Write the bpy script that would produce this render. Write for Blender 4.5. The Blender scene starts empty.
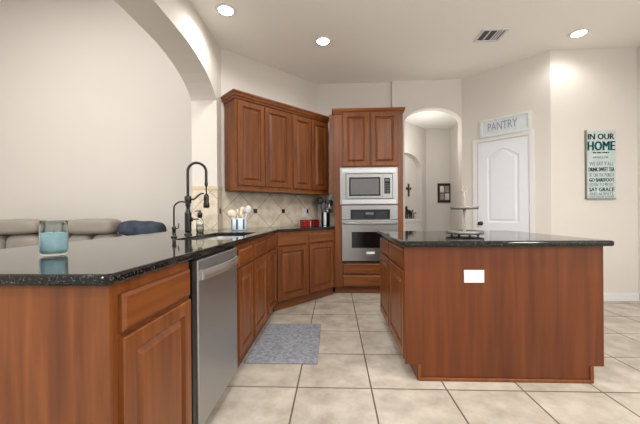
import bpy, bmesh, math, random
from math import sin, cos, pi, radians, atan2, hypot
from mathutils import Vector, Matrix, noise
random.seed(7)
S = bpy.context.scene
COL = S.collection

# ------------------------------------------------------------------ camera
cam = bpy.data.cameras.new('camera')
cam.sensor_width = 36.0
cam.lens = 304.77 / 640 * 36
cam.shift_x = -(322.21 - 320) / 640
cam.shift_y = (213.99 - 212) / 640
cam.clip_start = 0.02
co = bpy.data.objects.new('camera', cam)
co.matrix_world = Matrix.Translation((0, 0, 1.0846)) @ Matrix.Rotation(0.0409, 4, 'Z') @ Matrix.Rotation(pi/2, 4, 'X') @ Matrix.Rotation(-0.007, 4, 'Z')
COL.objects.link(co)
S.camera = co

# ------------------------------------------------------------------ world, exposure
w = bpy.data.worlds.new('daylight'); S.world = w; w.use_nodes = True
bg = w.node_tree.nodes['Background']
bg.inputs[0].default_value = (0.98, 0.99, 1.0, 1)
bg.inputs[1].default_value = 0.4
S.view_settings.view_transform = 'Standard'
S.view_settings.look = 'None'
S.view_settings.gamma = 1.0
S.view_settings.use_curve_mapping = False
S.view_settings.exposure = 1.22

CEIL = 3.08
WARM = (1.0, 0.972, 0.938)
def lamp(name, kind, loc, energy, size=0.1, color=WARM, rot=(0, 0, 0), spot=150, sizey=None):
    l = bpy.data.lights.new(name, kind); l.energy = energy; l.color = color
    if kind == 'AREA':
        l.size = size
        if sizey: l.shape = 'RECTANGLE'; l.size_y = sizey
    else:
        l.shadow_soft_size = size
    if kind == 'SPOT':
        l.spot_size = radians(spot); l.spot_blend = 0.6
    o = bpy.data.objects.new(name, l); o.location = loc; o.rotation_euler = rot
    COL.objects.link(o); return o
CANS = [(-1.045, 2.93), (-0.12, 3.51), (2.73, 3.51)]
for x, y in CANS:
    lamp('can_lamp', 'SPOT', (x, y, CEIL - 0.05), 6 if x > 2 else 11, 0.07, spot=165)
for x, y in [(-0.1, 1.3), (1.3, 1.3), (2.7, 1.3), (1.3, -0.6), (-0.6, -0.6)]:
    lamp('kitchen_fill_light', 'SPOT', (x, y, CEIL - 0.05), 34, 0.07, spot=170)  # added out-of-view ceiling spots that fill the kitchen, no fixtures
for x, y in [(-1.9, -1.0), (2.9, -0.7)]:
    lamp('rear_fill_light', 'POINT', (x, y, 1.9), 55, 0.3)  # added fill points behind the camera, no pendants are modelled
lamp('hall_fill_light', 'POINT', (1.55, 5.05, 2.2), 5, 0.25)  # added fill point that brightens the hall, no fixture there
for x, y in [(-3.6, 2.2), (-3.6, 0.0)]:
    lamp('living_room_fill_light', 'AREA', (x, y, 4.5), 36, 1.2)  # added unseen area fill for the living room wall and sofa

# ------------------------------------------------------------------ materials
MATS = {}
def nmat(name):
    m = bpy.data.materials.new(name); m.use_nodes = True
    nt = m.node_tree; b = nt.nodes['Principled BSDF']
    return m, nt, b
def link(nt, a, b): nt.links.new(a, b)
def srgb(r, g, b):
    f = lambda c: (c/255/12.92) if c/255 <= .04045 else ((c/255+.055)/1.055)**2.4
    return (f(r), f(g), f(b), 1)
def plain(name, col, rough=0.5, metal=0.0, spec=0.5, var=0.04, scale=30, bump=0.0, coat=0.0, trans=0.0, emit=None):
    m, nt, b = nmat(name)
    tc = nt.nodes.new('ShaderNodeTexCoord')
    n = nt.nodes.new('ShaderNodeTexNoise'); n.inputs['Scale'].default_value = scale; n.inputs['Detail'].default_value = 3
    link(nt, tc.outputs['Object'], n.inputs['Vector'])
    mx = nt.nodes.new('ShaderNodeMix'); mx.data_type = 'RGBA'
    mx.inputs[6].default_value = tuple(max(0, c*(1-var*2)) for c in col[:3]) + (1,)
    mx.inputs[7].default_value = tuple(min(1, c*(1+var*2)) for c in col[:3]) + (1,)
    link(nt, n.outputs['Fac'], mx.inputs[0]); link(nt, mx.outputs[2], b.inputs['Base Color'])
    b.inputs['Roughness'].default_value = rough; b.inputs['Metallic'].default_value = metal
    b.inputs['Specular IOR Level'].default_value = spec
    b.inputs['Coat Weight'].default_value = coat
    b.inputs['Transmission Weight'].default_value = trans
    if emit:
        b.inputs['Emission Color'].default_value = emit[0]; b.inputs['Emission Strength'].default_value = emit[1]
    if bump:
        bp = nt.nodes.new('ShaderNodeBump'); bp.inputs['Strength'].default_value = bump; bp.inputs['Distance'].default_value = 0.002
        link(nt, n.outputs['Fac'], bp.inputs['Height']); link(nt, bp.outputs[0], b.inputs['Normal'])
    MATS[name] = m; return m

def wood(name, c1, c2, sc=(26, 26, 1.6), rough=0.32):
    m, nt, b = nmat(name)
    tc = nt.nodes.new('ShaderNodeTexCoord'); oi = nt.nodes.new('ShaderNodeObjectInfo')
    mp = nt.nodes.new('ShaderNodeMapping'); mp.inputs['Scale'].default_value = sc
    cb = nt.nodes.new('ShaderNodeCombineXYZ')
    mu = nt.nodes.new('ShaderNodeMath'); mu.operation = 'MULTIPLY'; mu.inputs[1].default_value = 17.0
    link(nt, oi.outputs['Random'], mu.inputs[0])
    for i in range(3): link(nt, mu.outputs[0], cb.inputs[i])
    link(nt, cb.outputs[0], mp.inputs['Location']); link(nt, tc.outputs['Object'], mp.inputs['Vector'])
    n = nt.nodes.new('ShaderNodeTexNoise'); n.inputs['Scale'].default_value = 1; n.inputs['Detail'].default_value = 5; n.inputs['Distortion'].default_value = 0.4
    link(nt, mp.outputs[0], n.inputs['Vector'])
    n2 = nt.nodes.new('ShaderNodeTexNoise'); n2.inputs['Scale'].default_value = 0.13; n2.inputs['Detail'].default_value = 2
    link(nt, mp.outputs[0], n2.inputs['Vector'])
    av = nt.nodes.new('ShaderNodeMath'); av.operation = 'MULTIPLY_ADD'; av.inputs[1].default_value = 0.72
    link(nt, n.outputs['Fac'], av.inputs[0])
    h = nt.nodes.new('ShaderNodeMath'); h.operation = 'MULTIPLY'; h.inputs[1].default_value = 0.28
    link(nt, n2.outputs['Fac'], h.inputs[0]); link(nt, h.outputs[0], av.inputs[2])
    r = nt.nodes.new('ShaderNodeValToRGB')
    r.color_ramp.elements[0].position = 0.32; r.color_ramp.elements[0].color = c1
    r.color_ramp.elements[1].position = 0.68; r.color_ramp.elements[1].color = c2
    link(nt, av.outputs[0], r.inputs[0]); link(nt, r.outputs[0], b.inputs['Base Color'])
    b.inputs['Roughness'].default_value = rough
    b.inputs['Specular IOR Level'].default_value = 0.4
    MATS[name] = m; return m

WOOD = wood('cherry_wood', srgb(90, 46, 19), srgb(130, 75, 35))
WOODH = wood('cherry_wood_crosswise', srgb(90, 46, 19), srgb(130, 75, 35), sc=(1.6, 26, 26))
WOODD = wood('cherry_panel', srgb(82, 38, 13), srgb(112, 57, 22), sc=(18, 18, 1.0))
WALL = plain('wall_paint', srgb(208, 203, 196), 0.85, spec=0.2, var=0.008, scale=3)
CEILM = plain('ceiling_paint', srgb(238, 235, 229), 0.9, spec=0.1, var=0.01, scale=40, bump=0.15)
WHITE = plain('white_paint', srgb(214, 214, 214), 0.4, var=0.01)
DOORW = plain('door_white', srgb(218, 220, 226), 0.4, var=0.01)
BLACK = plain('matte_black', srgb(17, 16, 16), 0.35, var=0.1)
GLOSSB = plain('gloss_black', srgb(14, 14, 15), 0.12, var=0.1)
STEEL = None
def steel(name, col, rough, stretch):
    m, nt, b = nmat(name)
    tc = nt.nodes.new('ShaderNodeTexCoord'); mp = nt.nodes.new('ShaderNodeMapping'); mp.inputs['Scale'].default_value = stretch
    n = nt.nodes.new('ShaderNodeTexNoise'); n.inputs['Scale'].default_value = 1; n.inputs['Detail'].default_value = 4
    link(nt, tc.outputs['Object'], mp.inputs['Vector']); link(nt, mp.outputs[0], n.inputs['Vector'])
    mr = nt.nodes.new('ShaderNodeMapRange'); mr.inputs[3].default_value = rough - 0.06; mr.inputs[4].default_value = rough + 0.08
    link(nt, n.outputs['Fac'], mr.inputs[0]); link(nt, mr.outputs[0], b.inputs['Roughness'])
    b.inputs['Base Color'].default_value = col; b.inputs['Metallic'].default_value = 1.0
    MATS[name] = m; return m
STEEL = steel('brushed_steel', srgb(160, 159, 157), 0.30, (3, 3, 260))
STEELD = steel('dishwasher_steel', srgb(186, 188, 190), 0.40, (260, 260, 3))
CHROME = steel('polished_steel', srgb(225, 225, 225), 0.12, (20, 20, 20))

def granite():
    m, nt, b = nmat('black_granite')
    tc = nt.nodes.new('ShaderNodeTexCoord')
    v = nt.nodes.new('ShaderNodeTexVoronoi'); v.inputs['Scale'].default_value = 300
    n = nt.nodes.new('ShaderNodeTexNoise'); n.inputs['Scale'].default_value = 120; n.inputs['Detail'].default_value = 4
    for k in (v, n): link(nt, tc.outputs['Object'], k.inputs['Vector'])
    sp = nt.nodes.new('ShaderNodeSeparateColor'); link(nt, v.outputs['Color'], sp.inputs[0])
    mu = nt.nodes.new('ShaderNodeMath'); mu.operation = 'MULTIPLY'
    link(nt, sp.outputs[0], mu.inputs[0]); link(nt, n.outputs['Fac'], mu.inputs[1])
    r = nt.nodes.new('ShaderNodeValToRGB'); e = r.color_ramp.elements
    e[0].position = 0.30; e[0].color = srgb(13, 13, 14); e[1].position = 0.62; e[1].color = srgb(96, 92, 82)
    k = r.color_ramp.elements.new(0.42); k.color = srgb(28, 28, 27)
    link(nt, mu.outputs[0], r.inputs[0]); link(nt, r.outputs[0], b.inputs['Base Color'])
    b.inputs['Roughness'].default_value = 0.07; b.inputs['IOR'].default_value = 1.42
    return m
GRANITE = granite()

def tile_floor():
    m, nt, b = nmat('floor_tile')
    tc = nt.nodes.new('ShaderNodeTexCoord'); mp = nt.nodes.new('ShaderNodeMapping')
    P = 0.4615
    mp.inputs['Location'].default_value = (0.2421/P + 20, -1.9006/P + 20, 0)
    mp.inputs['Scale'].default_value = (1/P, 1/P, 1)
    link(nt, tc.outputs['Object'], mp.inputs['Vector'])
    br = nt.nodes.new('ShaderNodeTexBrick'); br.offset = 0; br.squash = 1
    br.inputs['Scale'].default_value = 1; br.inputs['Mortar Size'].default_value = 0.011; br.inputs['Mortar Smooth'].default_value = 0.2
    br.inputs['Brick Width'].default_value = 1; br.inputs['Row Height'].default_value = 1
    br.inputs['Color1'].default_value = (1, 1, 1, 1); br.inputs['Color2'].default_value = (0.90, 0.90, 0.90, 1); br.inputs['Mortar'].default_value = (0, 0, 0, 1)
    link(nt, mp.outputs[0], br.inputs['Vector'])
    n = nt.nodes.new('ShaderNodeTexNoise'); n.inputs['Scale'].default_value = 5.5; n.inputs['Detail'].default_value = 7; n.inputs['Roughness'].default_value = 0.62
    link(nt, tc.outputs['Object'], n.inputs['Vector'])
    r = nt.nodes.new('ShaderNodeValToRGB'); e = r.color_ramp.elements
    e[0].position = 0.34; e[0].color = srgb(160, 151, 138); e[1].position = 0.66; e[1].color = srgb(196, 188, 176)
    link(nt, n.outputs['Fac'], r.inputs[0])
    mt = nt.nodes.new('ShaderNodeMix'); mt.data_type = 'RGBA'; mt.blend_type = 'MULTIPLY'; mt.inputs[0].default_value = 1
    link(nt, r.outputs[0], mt.inputs[6]); link(nt, br.outputs['Color'], mt.inputs[7])
    mg = nt.nodes.new('ShaderNodeMix'); mg.data_type = 'RGBA'
    link(nt, br.outputs['Fac'], mg.inputs[0]); link(nt, mt.outputs[2], mg.inputs[6]); mg.inputs[7].default_value = srgb(96, 84, 70)
    link(nt, mg.outputs[2], b.inputs['Base Color'])
    b.inputs['Roughness'].default_value = 0.42; b.inputs['Specular IOR Level'].default_value = 0.35
    iv = nt.nodes.new('ShaderNodeMath'); iv.operation = 'SUBTRACT'; iv.inputs[0].default_value = 1; link(nt, br.outputs['Fac'], iv.inputs[1])
    bp = nt.nodes.new('ShaderNodeBump'); bp.inputs['Strength'].default_value = 0.6; bp.inputs['Distance'].default_value = 0.003
    link(nt, iv.outputs[0], bp.inputs['Height']); link(nt, bp.outputs[0], b.inputs['Normal'])
    return m
FLOORM = tile_floor()

def splash_tile(name, x0, z0=1.128, P=0.435):
    """Travertine laid diagonally: grout where (x+z) or (x-z) is a multiple of the diagonal."""
    m, nt, b = nmat(name)
    tc = nt.nodes.new('ShaderNodeTexCoord'); sx = nt.nodes.new('ShaderNodeSeparateXYZ'); link(nt, tc.outputs['Object'], sx.inputs[0])
    def M(op, a, c):
        k = nt.nodes.new('ShaderNodeMath'); k.operation = op
        for i, q in enumerate((a, c)):
            if q is None: continue
            if isinstance(q, (int, float)): k.inputs[i].default_value = q
            else: link(nt, q, k.inputs[i])
        return k.outputs[0]
    x = M('SUBTRACT', sx.outputs[0], x0); z = M('SUBTRACT', sx.outputs[2], z0)
    lines = []
    for op in ('ADD', 'SUBTRACT'):
        f = M('FRACT', M('ADD', M('DIVIDE', M(op, x, z), P), 50.5), None)
        lines.append(M('LESS_THAN', M('ABSOLUTE', M('SUBTRACT', f, 0.5), None), 0.0085))
    g = M('MAXIMUM', lines[0], lines[1])
    n = nt.nodes.new('ShaderNodeTexNoise'); n.inputs['Scale'].default_value = 9; n.inputs['Detail'].default_value = 6
    link(nt, tc.outputs['Object'], n.inputs['Vector'])
    r = nt.nodes.new('ShaderNodeValToRGB'); e = r.color_ramp.elements
    e[0].position = 0.35; e[0].color = srgb(186, 174, 153); e[1].position = 0.65; e[1].color = srgb(214, 204, 186)
    link(nt, n.outputs['Fac'], r.inputs[0])
    mg = nt.nodes.new('ShaderNodeMix'); mg.data_type = 'RGBA'; link(nt, g, mg.inputs[0]); link(nt, r.outputs[0], mg.inputs[6]); mg.inputs[7].default_value = srgb(128, 104, 78)
    link(nt, mg.outputs[2], b.inputs['Base Color']); b.inputs['Roughness'].default_value = 0.5
    return m

# ------------------------------------------------------------------ mesh builder
class MB:
    def __init__(s): s.v = []; s.f = []; s.m = []; s.sm = []
    def add(s, vs, fs, mat=0, smooth=False):
        b = len(s.v); s.v += [tuple(p) for p in vs]
        for f in fs: s.f.append([i + b for i in f]); s.m.append(mat); s.sm.append(smooth)
        return s
    def box(s, x0, x1, y0, y1, z0, z1, mat=0):
        v = [(x, y, z) for z in (z0, z1) for y in (y0, y1) for x in (x0, x1)]
        return s.add(v, [(0, 2, 3, 1), (4, 5, 7, 6), (0, 1, 5, 4), (2, 6, 7, 3), (0, 4, 6, 2), (1, 3, 7, 5)], mat)
    def prism(s, poly, z0, z1, mat=0, holes=(), axis='z'):
        """extrude a polygon (with holes) between two levels along an axis"""
        bm = bmesh.new()
        es = []
        for lp in [poly] + list(holes):
            vs = [bm.verts.new((p[0], p[1], 0)) for p in lp]
            for i in range(len(vs)): es.append(bm.edges.new((vs[i], vs[(i+1) % len(vs)])))
        bmesh.ops.triangle_fill(bm, use_beauty=True, use_dissolve=False, edges=es)
        bm.verts.index_update()
        vs = [tuple(v.co) for v in bm.verts]; tris = [[v.index for v in f.verts] for f in bm.faces]
        bd = [(e.verts[0].index, e.verts[1].index) for e in bm.edges if len(e.link_faces) == 1]
        bm.free()
        n = len(vs)
        T = {'z': lambda p, h: (p[0], p[1], h), 'y': lambda p, h: (p[0], h, p[1]), 'x': lambda p, h: (h, p[0], p[1])}[axis]
        V = [T(p, z0) for p in vs] + [T(p, z1) for p in vs]
        F = [t[::-1] for t in tris] + [[i + n for i in t] for t in tris] + [(a, b, b + n, a + n) for a, b in bd]
        return s.add(V, F, mat)
    def tube(s, pts, r, n=12, mat=0, cap=True):
        pts = [Vector(p) for p in pts]; R = r if isinstance(r, (list, tuple)) else [r]*len(pts)
        V = []; F = []; up = None
        for i, p in enumerate(pts):
            t = (pts[min(i+1, len(pts)-1)] - pts[max(i-1, 0)]).normalized()
            if up is None:
                up = t.orthogonal().normalized()
            else:
                up = (up - t*up.dot(t)).normalized()
            sd = t.cross(up)
            for k in range(n):
                a = 2*pi*k/n; V.append(p + (up*cos(a) + sd*sin(a))*R[i])
        for i in range(len(pts)-1):
            for k in range(n):
                F.append((i*n+k, i*n+(k+1) % n, (i+1)*n+(k+1) % n, (i+1)*n+k))
        if cap:
            F.append(tuple(range(n))[::-1]); F.append(tuple((len(pts)-1)*n+k for k in range(n)))
        return s.add(V, F, mat, True)
    def lathe(s, prof, c=(0, 0, 0), n=28, mat=0, closed=False):
        V = []; F = []
        for r, z in prof:
            for k in range(n):
                a = 2*pi*k/n; V.append((c[0]+r*cos(a), c[1]+r*sin(a), c[2]+z))
        for i in range(len(prof)-1):
            for k in range(n): F.append((i*n+k, i*n+(k+1) % n, (i+1)*n+(k+1) % n, (i+1)*n+k))
        if closed:
            j = (len(prof)-1)*n
            for k in range(n): F.append((j+k, j+(k+1) % n, (k+1) % n, k))
            return s.add(V, F, mat, True)
        if prof[0][0] > 1e-5: F.append(tuple(range(n))[::-1])
        if prof[-1][0] > 1e-5: F.append(tuple((len(prof)-1)*n+k for k in range(n)))
        return s.add(V, F, mat, True)
    def rects(s, w, h, loops, mat=0, x0=0, z0=0):
        """nested rectangles facing -y: loops = (inset, y); last one is capped, first closed at the back"""
        V = []; F = []
        for ins, y in loops:
            V += [(x0+ins, y, z0+ins), (x0+w-ins, y, z0+ins), (x0+w-ins, y, z0+h-ins), (x0+ins, y, z0+h-ins)]
        for i in range(len(loops)-1):
            for k in range(4): F.append((i*4+k, i*4+(k+1) % 4, (i+1)*4+(k+1) % 4, (i+1)*4+k))
        F.append((3, 2, 1, 0)); L = (len(loops)-1)*4; F.append((L, L+1, L+2, L+3))
        return s.add(V, F, mat)
    def blob(s, c, size, e=0.45, n=20, mat=0, wob=0.0, fr=6.0):
        """rounded cushion (superellipsoid)"""
        V = []; F = []; m = n*2
        sg = lambda q, p: math.copysign(abs(q)**p, q)
        for i in range(n+1):
            a = -pi/2 + pi*i/n
            for k in range(m):
                b = 2*pi*k/m
                p = Vector((sg(cos(a), e)*sg(cos(b), e)*size[0]/2, sg(cos(a), e)*sg(sin(b), e)*size[1]/2, sg(sin(a), e)*size[2]/2))
                q = p + Vector(c)
                if wob: q += Vector(p).normalized()*wob*noise.noise(q*fr)
                V.append(q)
        for i in range(n):
            for k in range(m): F.append((i*m+k, i*m+(k+1) % m, (i+1)*m+(k+1) % m, (i+1)*m+k))
        return s.add(V, F, mat, True)
    def build(s, name, mats, parent=None, world=False, bevel=0.0, seg=2, angle=35):
        if not isinstance(mats, (list, tuple)): mats = [mats]
        me = bpy.data.meshes.new(name)
        me.from_pydata(s.v, [], s.f)
        for m in mats: me.materials.append(m)
        for p, mi, sm in zip(me.polygons, s.m, s.sm): p.material_index = mi; p.use_smooth = sm
        bm = bmesh.new(); bm.from_mesh(me); bmesh.ops.remove_doubles(bm, verts=bm.verts, dist=1e-6)
        bmesh.ops.recalc_face_normals(bm, faces=bm.faces); bm.to_mesh(me); bm.free()
        o = bpy.data.objects.new(name, me); COL.objects.link(o)
        if parent is not None:
            o.parent = parent
            if world: me.transform(parent.matrix_basis.inverted())
        if bevel:
            b = o.modifiers.new('bevel', 'BEVEL'); b.width = bevel; b.segments = seg; b.limit_method = 'ANGLE'; b.angle_limit = radians(angle)
        return o
def tag(o, label, cat, group=None):
    o['label'] = label; o['category'] = cat
    if group: o['group'] = group
    return o
def thing(name, label, cat, loc=(0, 0, 0), rot=0, group=None):
    o = bpy.data.objects.new(name, None); COL.objects.link(o); o.empty_display_size = 0.1
    o.matrix_basis = Matrix.Translation(loc) @ Matrix.Rotation(rot, 4, 'Z')
    return tag(o, label, cat, group)
def struct(o): o['kind'] = 'structure'; return o
def copy_tree(src, parent=None):
    c = src.copy(); COL.objects.link(c)
    if parent is not None: c.parent = parent
    for ch in list(src.children): copy_tree(ch, c)
    return c
def arc(cx, cz, r, a0, a1, n): return [(cx + r*cos(a0+(a1-a0)*i/n), cz + r*sin(a0+(a1-a0)*i/n)) for i in range(n+1)]
def text_mesh(name, body, width, height, mat, parent, origin, xdir, ydir, depth=0.002, bold=0.0):
    """lettering stretched to a width and cap height, lying on the plane spanned by xdir / ydir"""
    c = bpy.data.curves.new(name, 'FONT'); c.body = body; c.extrude = 0.0; c.resolution_u = 2
    o = bpy.data.objects.new(name, c); COL.objects.link(o)
    dg = bpy.context.evaluated_depsgraph_get(); me = bpy.data.meshes.new_from_object(o.evaluated_get(dg))
    bpy.data.objects.remove(o)
    xs = [v.co.x for v in me.vertices]; ys = [v.co.y for v in me.vertices]
    x0, x1, y0, y1 = min(xs), max(xs), min(ys), max(ys)
    X = Vector(xdir); Y = Vector(ydir); O = Vector(origin)
    for v in me.vertices:
        v.co = O + X*((v.co.x-x0)/(x1-x0)*width) + Y*((v.co.y-y0)/(y1-y0)*height)
    if bold:   # heavier strokes: the glyphs repeated a hair to each side
        bm = bmesh.new(); bm.from_mesh(me)
        for k in (-1, 1):
            g = bmesh.ops.duplicate(bm, geom=bm.verts[:len(me.vertices)] + bm.edges[:len(me.edges)] + bm.faces[:len(me.polygons)])
            bmesh.ops.translate(bm, verts=[e for e in g['geom'] if isinstance(e, bmesh.types.BMVert)], vec=X*bold*k)
            bm.verts.ensure_lookup_table(); bm.edges.ensure_lookup_table(); bm.faces.ensure_lookup_table()
        bm.to_mesh(me); bm.free()
    me.materials.clear(); me.materials.append(mat)
    ob = bpy.data.objects.new(name, me); COL.objects.link(ob); ob.parent = parent
    sm = ob.modifiers.new('thick', 'SOLIDIFY'); sm.thickness = depth; sm.offset = 0
    return ob

# ------------------------------------------------------------------ room shell
XL, XLL = -1.345, -1.64           # kitchen and living faces of the arched wall
YB, YA, YR = 4.67, 4.63, 3.857    # back wall, hall-arch wall, right wall
struct(MB().box(-6.2, 3.9, -2.6, 7.2, -0.1, 0).build('floor', FLOORM))
struct(MB().box(XL, 3.9, -2.6, 4.75, CEIL, CEIL+0.1).build('ceiling', CEILM))
struct(MB().box(-6.2, XLL-0.001, -2.6, 4.75, 4.7, 4.8).build('ceiling_living', CEILM))
half = [(3.445, 2.40), (3.41, 2.44), (3.36, 2.482), (3.29, 2.53), (3.17, 2.59), (3.05, 2.63), (2.9, 2.665), (2.74, 2.687), (2.5, 2.695), (2.1, 2.697)]
archp = half + [(4.2-y, z) for y, z in half[-2::-1]]
outer = [(3.445, 0), (3.60, 0), (3.60, 4.7), (0.3, 4.7), (0.3, 0), (0.755, 0)] + archp[::-1]
struct(MB().prism(outer, XLL, XL, axis='x').build('wall_left', WALL))
struct(MB().box(XLL, XL, 0.879, 3.444, 0, 0.882).build('wall_pony', WALL))
struct(MB().prism([(XL, 3.585), (-0.26, YB), (-0.33, YB+0.07), (-1.415, 3.655)], 0, CEIL).build('wall_corner', WALL))
struct(MB().box(-0.33, 0.875, YB, YB+0.1, 0, CEIL).build('wall_back', WALL))
# wall with the arched hallway opening
ax0, ax1, spr, apx = 1.055, 1.905, 2.435, 2.668
acx, aw = (ax0+ax1)/2, (ax1-ax0)/2
harch = [(acx + aw*cos(pi*i/24), spr + (apx-spr)*sin(pi*i/24)) for i in range(25)]
struct(MB().prism([(0.875, 0), (ax0, 0)] + harch[::-1] + [(ax1, 0), (1.906, 0), (1.906, CEIL), (0.875, CEIL)], YA, YA+0.14, axis='y').build('wall_arch', WALL))
P0, P1 = Vector((1.906, 4.63)), Vector((2.66, 3.857)); pd = (P1-P0).normalized(); pn = Vector((-pd.y, pd.x))  # pn points behind the wall
if pn.y < 0: pn = -pn
struct(MB().prism([P0, P1, P1+pn*0.1, P0+pn*0.1], 0, CEIL).build('wall_pantry', WALL))
struct(MB().box(2.66, 3.78, YR, YR+0.1, 0, CEIL).build('wall_right', WALL))
struct(MB().box(3.678, 3.78, -2.6, YR, 0, CEIL).build('wall_side', WALL))
struct(MB().box(-6.2, XLL-0.001, 4.6, 4.7, 0, 4.7).build('wall_living', WALL))
struct(MB().box(-6.2, -6.1, -2.6, 4.6, 0, 4.7).build('wall_far_left', WALL))
struct(MB().box(2.662, 3.676, YR-0.014, YR, 0, 0.085).box(2.662, 3.676, YR-0.009, YR, 0.085, 0.10).build('baseboard_right', WHITE, bevel=0.003))
# hallway behind the arch
HC, HY, HX = 2.72, 6.0, 2.235
struct(MB().box(0.8, 2.4, 4.771, 6.15, HC, HC+0.08).build('ceiling_hall', CEILM))
struct(MB().box(1.7, 2.4, HY, HY+0.1, 0, HC).build('wall_hall_back', WALL))
struct(MB().box(HX, HX+0.1, 4.80, HY, 0, HC).build('wall_hall_right', WALL))
struct(MB().box(0.85, 0.95, 4.771, 5.2, 0, HC).build('wall_hall_left', WALL))
# 45 degree hall wall with an arched niche; local x runs along the wall, +y behind it
NO = Vector((0.92, 5.14, 0)); 
nw = bpy.data.objects.new('wall_niche', None); COL.objects.link(nw); nw['kind'] = 'structure'
nw.matrix_basis = Matrix.Translation(NO) @ Matrix.Rotation(pi/4, 4, 'Z')
def nx(X): return (X-0.92)*math.sqrt(2)
na, nb, nsp, nap, nsill = nx(1.015), nx(1.655), 1.91, 2.17, 0.985
nc, nh = (na+nb)/2, (nb-na)/2
narch = [(nc + nh*cos(pi*i/24), nsp + (nap-nsp)*sin(pi*i/24)) for i in range(25)]
MB().prism([(0, 0), (nx(1.78), 0), (nx(1.78), HC), (0, HC)], 0, 0.10, holes=[[(na, nsill)] + [(nb, nsill)] + narch], axis='y').build('wall_face', WALL, nw)
MB().box(na-0.05, nb+0.05, 0.10, 0.13, nsill-0.05, nap+0.05).build('niche_back', WALL, nw)
MB().box(na-0.03, nb+0.03, -0.012, -0.0005, nsill-0.05, nsill).build('niche_sill', WHITE, nw, bevel=0.003)

# backsplash: three tiled faces, local x along the wall
def splash(name, org, ang, length, z1, x0, dots, border=False):
    e = bpy.data.objects.new(name, None); COL.objects.link(e); e['kind'] = 'structure'
    e.matrix_basis = Matrix.Translation(org) @ Matrix.Rotation(ang, 4, 'Z')
    zt = z1 - (0.045 if border else 0)
    MB().box(0, length, -0.008, -0.0005, 0.919, zt).build('wall_tile', splash_tile(name+'_tile', x0), e)
    if border:
        MB().box(0, length, -0.012, -0.0005, zt, z1).build('border_tile', SPB, e, bevel=0.004)
    k = MB()
    for d in dots: k.box(d-0.028, d+0.028, -0.010, -0.0075, 1.128-0.028, 1.128+0.028)
    if dots: k.build('accent_tile', DARKT, e)
SPB = plain('border_travertine', srgb(196, 180, 154), 0.5, var=0.06, scale=12)
DARKT = plain('dark_accent_tile', srgb(38, 30, 26), 0.25, var=0.1)
r2 = math.sqrt(2)
dd = [(-1.029+1.345)*r2, (-0.718+1.345)*r2, (-0.418+1.345)*r2]
splash('wall_backsplash', (XL, 3.585, 0), pi/4, 1.085*r2-0.004, 1.364, dd[1], [dd[0], dd[1], dd[2]])
splash('wall_backsplash_end', (-0.255, YB, 0), 0, 0.25, 1.364, 0.19, [0.19])
splash('wall_backsplash_jamb', (XLL, 3.445, 0), 0, 0.303, 1.415, 0.0, [], True)
splash('wall_backsplash_side', (XL, 3.435, 0), pi/2, 0.148, 1.415, 0.08, [0.08], True)

# ------------------------------------------------------------------ cabinets
def door(parent, x, z, w_, h, y=0.0, name='door', mat=None, stile=0.058):
    b = MB().rects(w_, h, [(0, -0.0005), (0, -0.016), (0.005, -0.020), (stile-0.003, -0.020), (stile+0.002, -0.005), (stile+0.010, -0.003), (stile+0.032, -0.017), (stile+0.037, -0.0175)])
    o = b.build(name, mat or WOOD, parent); o.location = (x, y, z); return o
def drawer(parent, x, z, w_, h, y=0.0, name='drawer'):
    b = MB().rects(w_, h, [(0, -0.0005), (0, -0.012), (0.004, -0.015), (0.012, -0.020), (0.016, -0.020)])
    o = b.build(name, WOODH, parent); o.location = (x, y, z); return o
def carcass(parent, w_, d, z0, z1, closed=False, front=True, name='body', mat=None):
    t = 0.018; b = MB()
    b.box(0, t, t if front else 0, d, z0, z1).box(w_-t, w_, t if front else 0, d, z0, z1).box(t, w_-t, d-t, d, z0, z1).box(t, w_-t, t if front else 0, d-t, z0, z0+t)
    if front: b.box(0, w_, 0, t, z0, z1)
    if closed: b.box(t, w_-t, t, d-t, z1-t, z1)
    return b.build(name, mat or WOOD, parent)
XF = -0.658
CT, CU = 0.918, 0.884   # counter top / underside on the sink run
def base_unit(y0, y1, label, cols, group=None, end=False, name='base_cabinet', label_cat='cabinet'):
    t = thing(name, label, label_cat, (XF, y0, 0), pi/2, group)
    wd = y1-y0
    carcass(t, wd, 0.60, 0.10, CU-0.001)
    MB().box(0, wd, 0.034, 0.05, 0, 0.0995).build('toe_kick', WOODH, t)
    for a, c in cols:
        drawer(t, a-y0, 0.728, c-a, 0.118); door(t, a-y0, 0.113, c-a, 0.60)
    return t
e = base_unit(0.877, 1.345, 'cherry base cabinet at the near end of the sink counter with plain side panel', [(0.897, 1.328)], end=True)
MB().box(XLL-0.15, XF, 0.862, 0.8765, 0, CU-0.001).build('end_panel', WOOD, e, world=True)
base_unit(1.962, 2.855, 'cherry sink base cabinet with two tall doors right behind the dishwasher', [(2.02, 2.35), (2.405, 2.835)])
base_unit(2.857, 3.338, 'narrow cherry base cabinet between the sink cabinet and the angled corner', [(2.90, 3.31)])
# angled corner unit
A, Bp = Vector((XF, 3.342)), Vector((-0.004, 4.10)); th = atan2(Bp.y-A.y, Bp.x-A.x); L = (Bp-A).length
t = thing('corner_cabinet', 'angled cherry base cabinet with two doors beside the wall oven tower', 'cabinet', (A.x, A.y, 0), th)
nrm = Vector((-sin(th), cos(th)))
poly = [A, Bp, (-0.004, YB-0.004), (-0.262, YB-0.004), (XL+0.006, 3.583), (XL+0.006, 3.342)]
MB().prism(poly, 0.10, CU-0.001).build('body', WOOD, t, world=True)
MB().box(0.0, L, 0.034, 0.05, 0, 0.0995).build('toe_kick', WOODH, t)
for a in (0.025, 0.515):
    drawer(t, a, 0.728, 0.44, 0.118); door(t, a, 0.113, 0.44, 0.60)

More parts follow.
